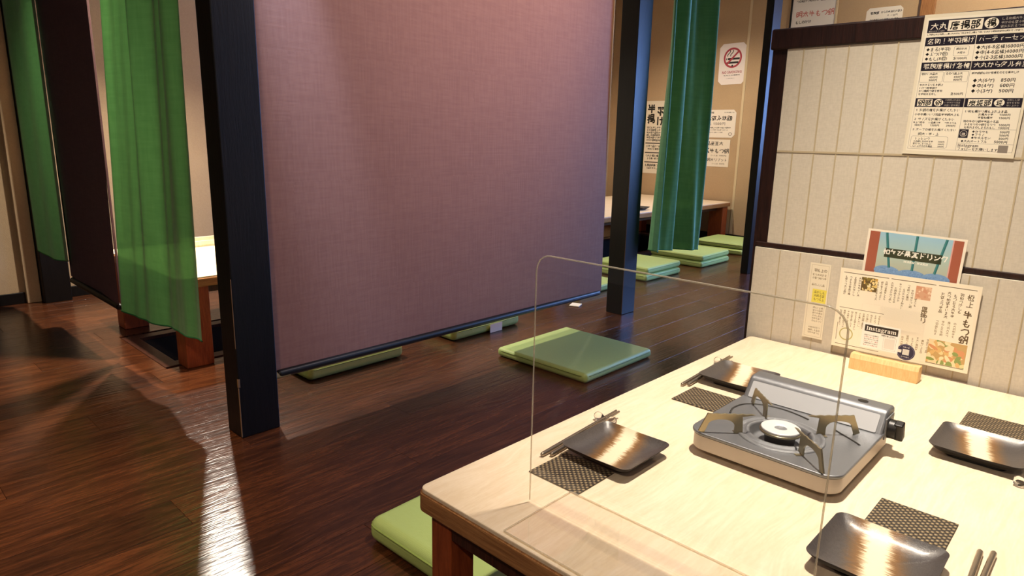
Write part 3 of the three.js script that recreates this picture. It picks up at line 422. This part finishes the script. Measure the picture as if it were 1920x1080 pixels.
// ───────── clear shield ─────────
{
  const t = thing('clear_shield', 'clear acrylic shield standing across the near end of the stove table', 'shield', [0.735, 0.3805, -0.425]);
  const w = 0.44, h = 0.405, r = 0.026, s = new THREE.Shape(); s.moveTo(-w / 2, 0); s.lineTo(w / 2, 0); s.lineTo(w / 2, h - r); s.absarc(w / 2 - r, h - r, r, 0, Math.PI / 2); s.lineTo(-w / 2 + r, h); s.absarc(-w / 2 + r, h - r, r, Math.PI / 2, Math.PI); s.closePath();
  const g = new THREE.ExtrudeGeometry(s, { depth: 0.003, bevelEnabled: false, curveSegments: 10 }); g.translate(0, 0.004, -0.0015); g.rotateY(FX);
  part('panel', g, pane, t);
  const e = s.getPoints(10).map((p) => [0, p.y + 0.004, p.x]).slice(1); e.push([0, 0.004, -w / 2]);
  const path = new THREE.CurvePath(); for (let i = 0; i + 1 < e.length; i++) path.add(new THREE.LineCurve3(new THREE.Vector3(...e[i]), new THREE.Vector3(...e[i + 1])));
  part('polished_edge', new THREE.TubeGeometry(path, 160, 0.0012, 5), paneEdge, t);
  part('base_plate', span(-0.09, 0.07, 0, 0.003, -0.19, 0.2, 0.001), pane, t);
  part('base_edge', mergeGeometries([span(-0.0912, -0.09, 0.0003, 0.0028, -0.19, 0.2), span(0.07, 0.0712, 0.0003, 0.0028, -0.19, 0.2), span(-0.09, 0.07, 0.0003, 0.0028, -0.1912, -0.19)]), paneEdge, t);
  for (const q of [-0.03, 0.004]) part('foot_strip', span(q, q + 0.022, 0.0032, 0.007, -0.19, 0.2, 0.001), pane, t);
}

// ───────── gas stove ─────────
{
  const t = thing('gas_stove', 'silver portable gas stove with four pan supports in the middle of the table', 'stove', [1.242, 0.38, -0.423]);
  const W = 0.316, D = 0.276, bx = 1.185 - 1.242;                // burner centre in x
  const lb = roundRect(W - 0.006, D - 0.006, 0.032), bh = new THREE.Path(); bh.absarc(bx, 0, 0.06, 0, Math.PI * 2, true); lb.holes.push(bh);
  part('lower_body', slab(lb, 0.03, 0.002), stoveBody, t, [0, 0.011, 0]);
  const top = roundRect(W, D, 0.034), hole = new THREE.Path(); hole.absarc(bx, 0, 0.058, 0, Math.PI * 2, true); top.holes.push(hole);
  part('top_plate', slab(top, 0.006, 0.002), stovePlate, t, [0, 0.0405, 0]);
  const dgp = roundRect(W - 0.003, D - 0.003, 0.033), dh = new THREE.Path(); dh.absarc(bx, 0, 0.0585, 0, Math.PI * 2, true); dgp.holes.push(dh);
  part('dark_gap', slab(dgp, 0.002), grooveMat, t, [0, 0.0395, 0]);
  const lathe = (pts, s = 48) => new THREE.LatheGeometry(pts.map((p) => new THREE.Vector2(...p)), s);
  part('drip_ring', lathe([[0.0785, 0.0462], [0.0775, 0.0492], [0.072, 0.0498], [0.069, 0.0478], [0.063, 0.0478], [0.061, 0.0505], [0.056, 0.0505], [0.054, 0.047], [0.05, 0.036], [0.045, 0.03], [0.0, 0.029]]), stovePlate, t, [bx, 0, 0]);
  part('burner_body', lathe([[0.0, 0.0295], [0.026, 0.0295], [0.028, 0.046], [0.036, 0.054], [0.036, 0.0565], [0.034, 0.0575]]), grooveMat, t, [bx, 0, 0]);
  part('burner_cap', lathe([[0.0345, 0.0572], [0.035, 0.0605], [0.0335, 0.0618], [0.0125, 0.0612], [0.0115, 0.0575], [0.0, 0.0572]]), burnerWhite, t, [bx, 0, 0]);
  part('cap_centre', new THREE.CylinderGeometry(0.0112, 0.0112, 0.002, 28), stovePlate, t, [bx, 0.0585, 0]);
  part('flame_ring', lathe([[0.0352, 0.053], [0.0372, 0.0535], [0.0372, 0.0565], [0.0352, 0.057]]), steel, t, [bx, 0, 0]);
  // gas compartment along the right-hand end
  const p = new THREE.Shape(); p.moveTo(0.078, 0.043); p.lineTo(0.104, 0.078); p.quadraticCurveTo(0.109, 0.0855, 0.118, 0.0865); p.lineTo(0.145, 0.0865); p.quadraticCurveTo(0.157, 0.086, 0.158, 0.072); p.lineTo(0.158, 0.043); p.closePath();
  const gg = new THREE.ExtrudeGeometry(p, { depth: D - 0.016, bevelEnabled: true, bevelSize: 0.006, bevelThickness: 0.006, bevelOffset: -0.006, bevelSegments: 4, curveSegments: 8 }); gg.translate(0, 0, -(D - 0.016) / 2);
  part('gas_cover', metres(gg), stovePlate, t);
  const sl = sheet((u, v) => [0.0815 + 0.0225 * v - 0.0012, 0.0468 + 0.0305 * v + 0.0012, (u - 0.5) * (D - 0.03)], 2, 2); part('bright_slope', new THREE.ExtrudeGeometry(roundRect(D - 0.026, 0.037, 0.003), { depth: 0.0016, bevelEnabled: false }).rotateY(-Math.PI / 2).rotateZ(-Math.atan2(0.0225, 0.0305)), stoveBright, t, [0.0918, 0.0622, 0]); sl.dispose();
  part('cover_hole', new THREE.CylinderGeometry(0.0095, 0.0095, 0.001, 24).scale(0.8, 1, 1), black, t, [0.128, 0.0868, 0.085]);
  const foot = new THREE.CylinderGeometry(0.009, 0.008, 0.012, 14); for (const s of [-1, 1]) for (const q of [-1, 1]) part('foot', foot, black, t, [s * 0.12, 0.006, q * 0.1]);
  const k = part('control_knob', mergeGeometries([new THREE.CylinderGeometry(0.018, 0.019, 0.014, 28).rotateX(Math.PI / 2), rbox(0.018, 0.038, 0.016, 0.003).translate(0, 0, 0.01)].map((g) => (g.index ? g.toNonIndexed() : g))), black, t, [0.118, 0.05, D / 2 + 0.008]); k.rotation.z = 0.35;
  part('knob_plate', rbox(0.05, 0.042, 0.003, 0.001), stovePlate, t, [0.118, 0.054, D / 2 - 0.0005]);
  // pan supports: flat notched brackets on the diagonals
  const a = new THREE.Shape(); a.moveTo(0, 0); a.lineTo(0.002, 0.03); for (let i = 0; i < 12; i++) { a.lineTo(0.002 - 0.018 + i * 0.0062, 0.0335 + (i % 2) * 0.0012); } a.lineTo(0.064, 0.003); a.lineTo(0.056, 0.0); a.lineTo(0.05, 0.018); a.quadraticCurveTo(0.044, 0.025, 0.03, 0.0245); a.quadraticCurveTo(0.016, 0.025, 0.012, 0.014); a.lineTo(0.012, 0); a.closePath();
  const ag = new THREE.ExtrudeGeometry(a, { depth: 0.0022, bevelEnabled: true, bevelSize: 0.0003, bevelThickness: 0.0003, bevelSegments: 1, curveSegments: 6 }); ag.scale(1.28, 1.12, 1.2); ag.translate(0.07, 0.0465, -0.0013);
  for (const [ang] of [[0.76], [2.3], [-2.3], [-0.76]]) { const m = part('pan_support', ag, steel, t, [bx, 0, 0]); m.rotation.y = ang; const f = part('support_tab', rbox(0.016, 0.0012, 0.012, 0.0004), steel, m, [0.077, 0.0472, 0.006]); }
  // pressed grooves in the plate
  const groove = (pts) => tube(pts.map(([x, z]) => [x, 0.0464, z]), 0.0022, 40, 6);
  part('pressed_groove', groove([[-0.03, -0.112], [0.0, -0.119], [0.035, -0.112], [0.058, -0.085], [0.066, -0.045], [0.06, -0.01], [0.052, 0.012]]), grooveMat, t);
  part('pressed_groove', groove([[0.04, 0.066], [0.032, 0.078], [0.02, 0.098], [0.008, 0.116], [0.004, 0.12]]), grooveMat, t);
}

// ───────── place settings ─────────
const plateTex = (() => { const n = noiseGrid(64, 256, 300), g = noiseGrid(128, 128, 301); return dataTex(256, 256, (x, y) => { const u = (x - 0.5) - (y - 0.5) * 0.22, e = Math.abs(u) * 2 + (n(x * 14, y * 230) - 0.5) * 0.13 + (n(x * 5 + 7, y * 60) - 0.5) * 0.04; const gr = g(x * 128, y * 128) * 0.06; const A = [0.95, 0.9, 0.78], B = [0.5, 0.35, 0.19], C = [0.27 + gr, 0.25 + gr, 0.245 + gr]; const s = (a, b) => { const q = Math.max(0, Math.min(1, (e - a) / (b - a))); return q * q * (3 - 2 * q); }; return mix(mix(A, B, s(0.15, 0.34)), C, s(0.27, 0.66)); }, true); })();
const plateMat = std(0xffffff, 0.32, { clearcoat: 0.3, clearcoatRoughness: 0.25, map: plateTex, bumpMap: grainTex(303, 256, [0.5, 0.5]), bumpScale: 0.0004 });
const plateRim = std(0x171411, 0.4);
function plateGeo(under) {
  const w = 0.075, N = 30, r = 0.016, P = (u, v) => {
    const a = u * 2 - 1, b = v * 2 - 1, m = Math.max(Math.abs(a), Math.abs(b)), rad = r * (0.35 + 0.65 * m), h = w * m, c = h - Math.min(rad, h * 0.6), th = Math.atan2(b, a);
    let X = a * w, Z = b * w; const ox = Math.abs(X) - c, oz = Math.abs(Z) - c; if (ox > 0 && oz > 0) { const l = Math.hypot(ox, oz), k = Math.max(ox, oz) / l; X = Math.sign(X) * (c + ox * k); Z = Math.sign(Z) * (c + oz * k); }
    const rim = Math.pow(m, 4.5); let y = 0.007 + 0.0165 * rim + 0.0015 * Math.abs(a) * rim; if (under) y = Math.max(0.001, y - 0.006 * (1 - 0.85 * rim)); return [X * (under ? 0.995 : 1), y, Z, u, v]; };
  const g = sheet(P, N, N); if (under) { g.index.array.reverse(); g.computeVertexNormals(); } return g;
}
const plateTop = plateGeo(false), plateUnder = plateGeo(true);
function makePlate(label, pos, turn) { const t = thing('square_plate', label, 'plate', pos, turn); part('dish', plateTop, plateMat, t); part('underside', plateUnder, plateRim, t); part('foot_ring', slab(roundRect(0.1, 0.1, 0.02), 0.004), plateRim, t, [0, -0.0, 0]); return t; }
const p0 = makePlate('square dark plate with a pale band behind the near left chopsticks and shield', [0.968, 0.3805, -0.64], Math.PI / 2);
dup(p0, [1.505, 0.3805, -0.65], Math.PI / 2, 'square dark plate with a pale band partly hidden by the gas stove');
dup(p0, [1.478, 0.3805, -0.152], Math.PI / 2, 'square dark plate with a pale band at the right edge beyond the stove');
dup(p0, [0.955, 0.3805, -0.19], Math.PI / 2, 'square dark plate with a pale band nearest the viewer at the bottom');
{ const far = 'small dark plates on the far right booth table'; [[4.05, -3.15, 'small dark plate on the far booth table seen left of the dark post'], [4.78, -3.08, 'small dark plate near the front edge of the far booth table'], [5.55, -3.75, 'small dark plate near the back edge of the far booth table']].forEach(([x, z, l]) => dup(p0, [x, 0.3805, z], 0.1, l, far)); }
const matTex = (f) => dataTex(256, 256, (x, y) => { const i = Math.floor(x * 20), j = Math.floor(y * 20), fx = x * 20 - i, fy = y * 20 - j, over = (i + j) % 2, d = over ? Math.sin(fx * Math.PI) * (0.6 + 0.4 * Math.sin(fy * Math.PI)) : Math.sin(fy * Math.PI) * (0.6 + 0.4 * Math.sin(fx * Math.PI)); return f ? d : over ? mix([0.1, 0.08, 0.06], [0.19, 0.155, 0.12], d) : mix([0.3, 0.25, 0.18], [0.66, 0.58, 0.44], d); }, !f);
const matMat = std(0xffffff, 0.6, { map: matTex(false), bumpMap: matTex(true), bumpScale: 0.001 });
function mat(label, x, z) { const g = rbox(0.105, 0.0022, 0.11, 0.0008), p = g.attributes.position, uv = new Float32Array(p.count * 2); for (let i = 0; i < p.count; i++) uv.set([p.getX(i) / 0.105 + 0.5, p.getZ(i) / 0.11 + 0.5], i * 2); g.setAttribute('uv', new THREE.BufferAttribute(uv, 2)); return solo('woven_coaster', label, 'coaster', g, matMat, [x, 0.3818, z]); }
const m0 = mat('woven dark coaster under the edge of the near left plate', 0.859, -0.657);
m0.geometry.computeBoundingBox();
dup(m0, [1.345, 0.3818, -0.657], 0, 'woven dark coaster between the far left plate and the stove');
dup(m0, [1.66, 0.3818, -0.155], 0, 'woven dark coaster behind the right-hand plate');
dup(m0, [1.112, 0.3818, -0.183], 0, 'woven dark coaster behind the plate nearest the viewer');
function chop(label, a, b) {
  const A = new THREE.Vector3(...a), B = new THREE.Vector3(...b), L = A.distanceTo(B), g = new THREE.LatheGeometry([[0, 0], [0.003, 0.0006], [0.0042, 0.004], [0.0038, L * 0.4], [0.0024, L - 0.002], [0.0012, L], [0, L]].map((q) => new THREE.Vector2(...q)), 12);
  const m = solo('chopstick', label, 'chopstick', g, chopMetal, a); m.quaternion.setFromUnitVectors(new THREE.Vector3(0, 1, 0), B.sub(A).normalize()); return m;
}
chop('metal chopstick beside the near left plate, outer one on its rest', [0.864, 0.3855, -0.733], [1.118, 0.3955, -0.742]);
chop('metal chopstick beside the near left plate, inner one next to plate', [0.877, 0.3855, -0.721], [1.118, 0.3955, -0.735]);
chop('metal chopstick beside the far left plate, outer one on its rest', [1.38, 0.3855, -0.736], [1.645, 0.3955, -0.742]);
chop('metal chopstick beside the far left plate, inner one next to plate', [1.392, 0.3855, -0.725], [1.645, 0.3955, -0.735]);
chop('metal chopstick at the bottom right corner, left one of the pair', [1.1, 0.3855, -0.09], [0.855, 0.3955, -0.083]);
chop('metal chopstick at the bottom right corner, right one of the pair', [1.11, 0.3855, -0.075], [0.86, 0.3955, -0.076]);
const restGeo = new THREE.LatheGeometry([[0, -0.026], [0.006, -0.0255], [0.0095, -0.02], [0.0085, -0.013], [0.005, -0.006], [0.0044, 0], [0.005, 0.006], [0.0085, 0.013], [0.0095, 0.02], [0.006, 0.0255], [0, 0.026]].map((q) => new THREE.Vector2(...q)), 8).rotateX(Math.PI / 2);
const r0 = solo('chopstick_rest', 'clear glass chopstick rest under the near left chopsticks', 'chopstick rest', restGeo, glass, [1.077, 0.3895, -0.742]);
dup(r0, [1.602, 0.3895, -0.738], 0, 'clear glass chopstick rest under the far left chopsticks');
dup(r0, [1.388, 0.3895, -0.062], 0, 'clear glass chopstick rest at the right edge below the right plate');

// small papers
solo('paper_tag', 'small cream paper tag at the edge of a flat green cushion', 'tag', rbox(0.085, 0.044, 0.0012, 0.0005), paperBack, [2.28, 0.023, -2.258]);
solo('paper_slip', 'small white folded paper slip on the floor at the right end of the screen', 'paper', rbox(0.07, 0.006, 0.06, 0.002), paperBack, [3.0, 0.004, -2.32], 0.4);
{ const t = thing('menu_tray', 'pale flat wooden menu tray at the back of the left booth table', 'tray', [1.42, 0.3805, -3.5]); part('tray_base', span(-0.14, 0.14, 0, 0.008, -0.07, 0.07, 0.002), topWood, t); for (const s of [-1, 1]) part('tray_rim', span(-0.14, 0.14, 0.008, 0.03, s * 0.068 - 0.004, s * 0.068 + 0.004, 0.002), topWood, t); }

// ───────── lamps ─────────
for (const q of LAMPS) {
  const t = thing(q.pendant ? 'pendant_lamp' : 'ceiling_downlight', q.label, 'lamp', q.at);
  if (q.pendant) {
    part('shade', new THREE.LatheGeometry([[0.012, 0.07], [0.03, 0.066], [0.062, 0.0], [0.06, 0.0], [0.028, 0.062], [0.012, 0.066], [0.012, 0.07]].map((p) => new THREE.Vector2(...p)), 28), black, t);
    part('cord', new THREE.CylinderGeometry(0.003, 0.003, CEIL - q.at[1] - 0.07, 8), black, t, [0, 0.07 + (CEIL - q.at[1] - 0.07) / 2, 0]);
  } else part('trim_ring', new THREE.LatheGeometry([[0.045, -0.001], [0.06, -0.001], [0.062, -0.006], [0.056, -0.012], [0.045, -0.01], [0.045, -0.001]].map((p) => new THREE.Vector2(...p)), 32), plasterPale, t);
  part('glowing_disc', new THREE.CylinderGeometry(0.045, 0.045, 0.006, 28), new THREE.MeshStandardMaterial({ color: 0xffffff, emissive: new THREE.Color(...q.color), emissiveIntensity: q.glow }), t, [0, q.pendant ? 0.012 : -0.005, 0]);
  const l = new THREE.SpotLight(new THREE.Color(...q.color), q.cd, 0, q.angle, q.pen, 2); l.name = 'lamp_light'; l.position.set(0, -0.02, 0); l.castShadow = true; l.shadow.radius = 2.2; t.add(l);
  l.target.position.set(q.aim[0] - q.at[0], q.aim[1] - q.at[1], q.aim[2] - q.at[2]); l.target.name = 'lamp_aim'; t.add(l.target);
}
renderer.render(scene, camera);
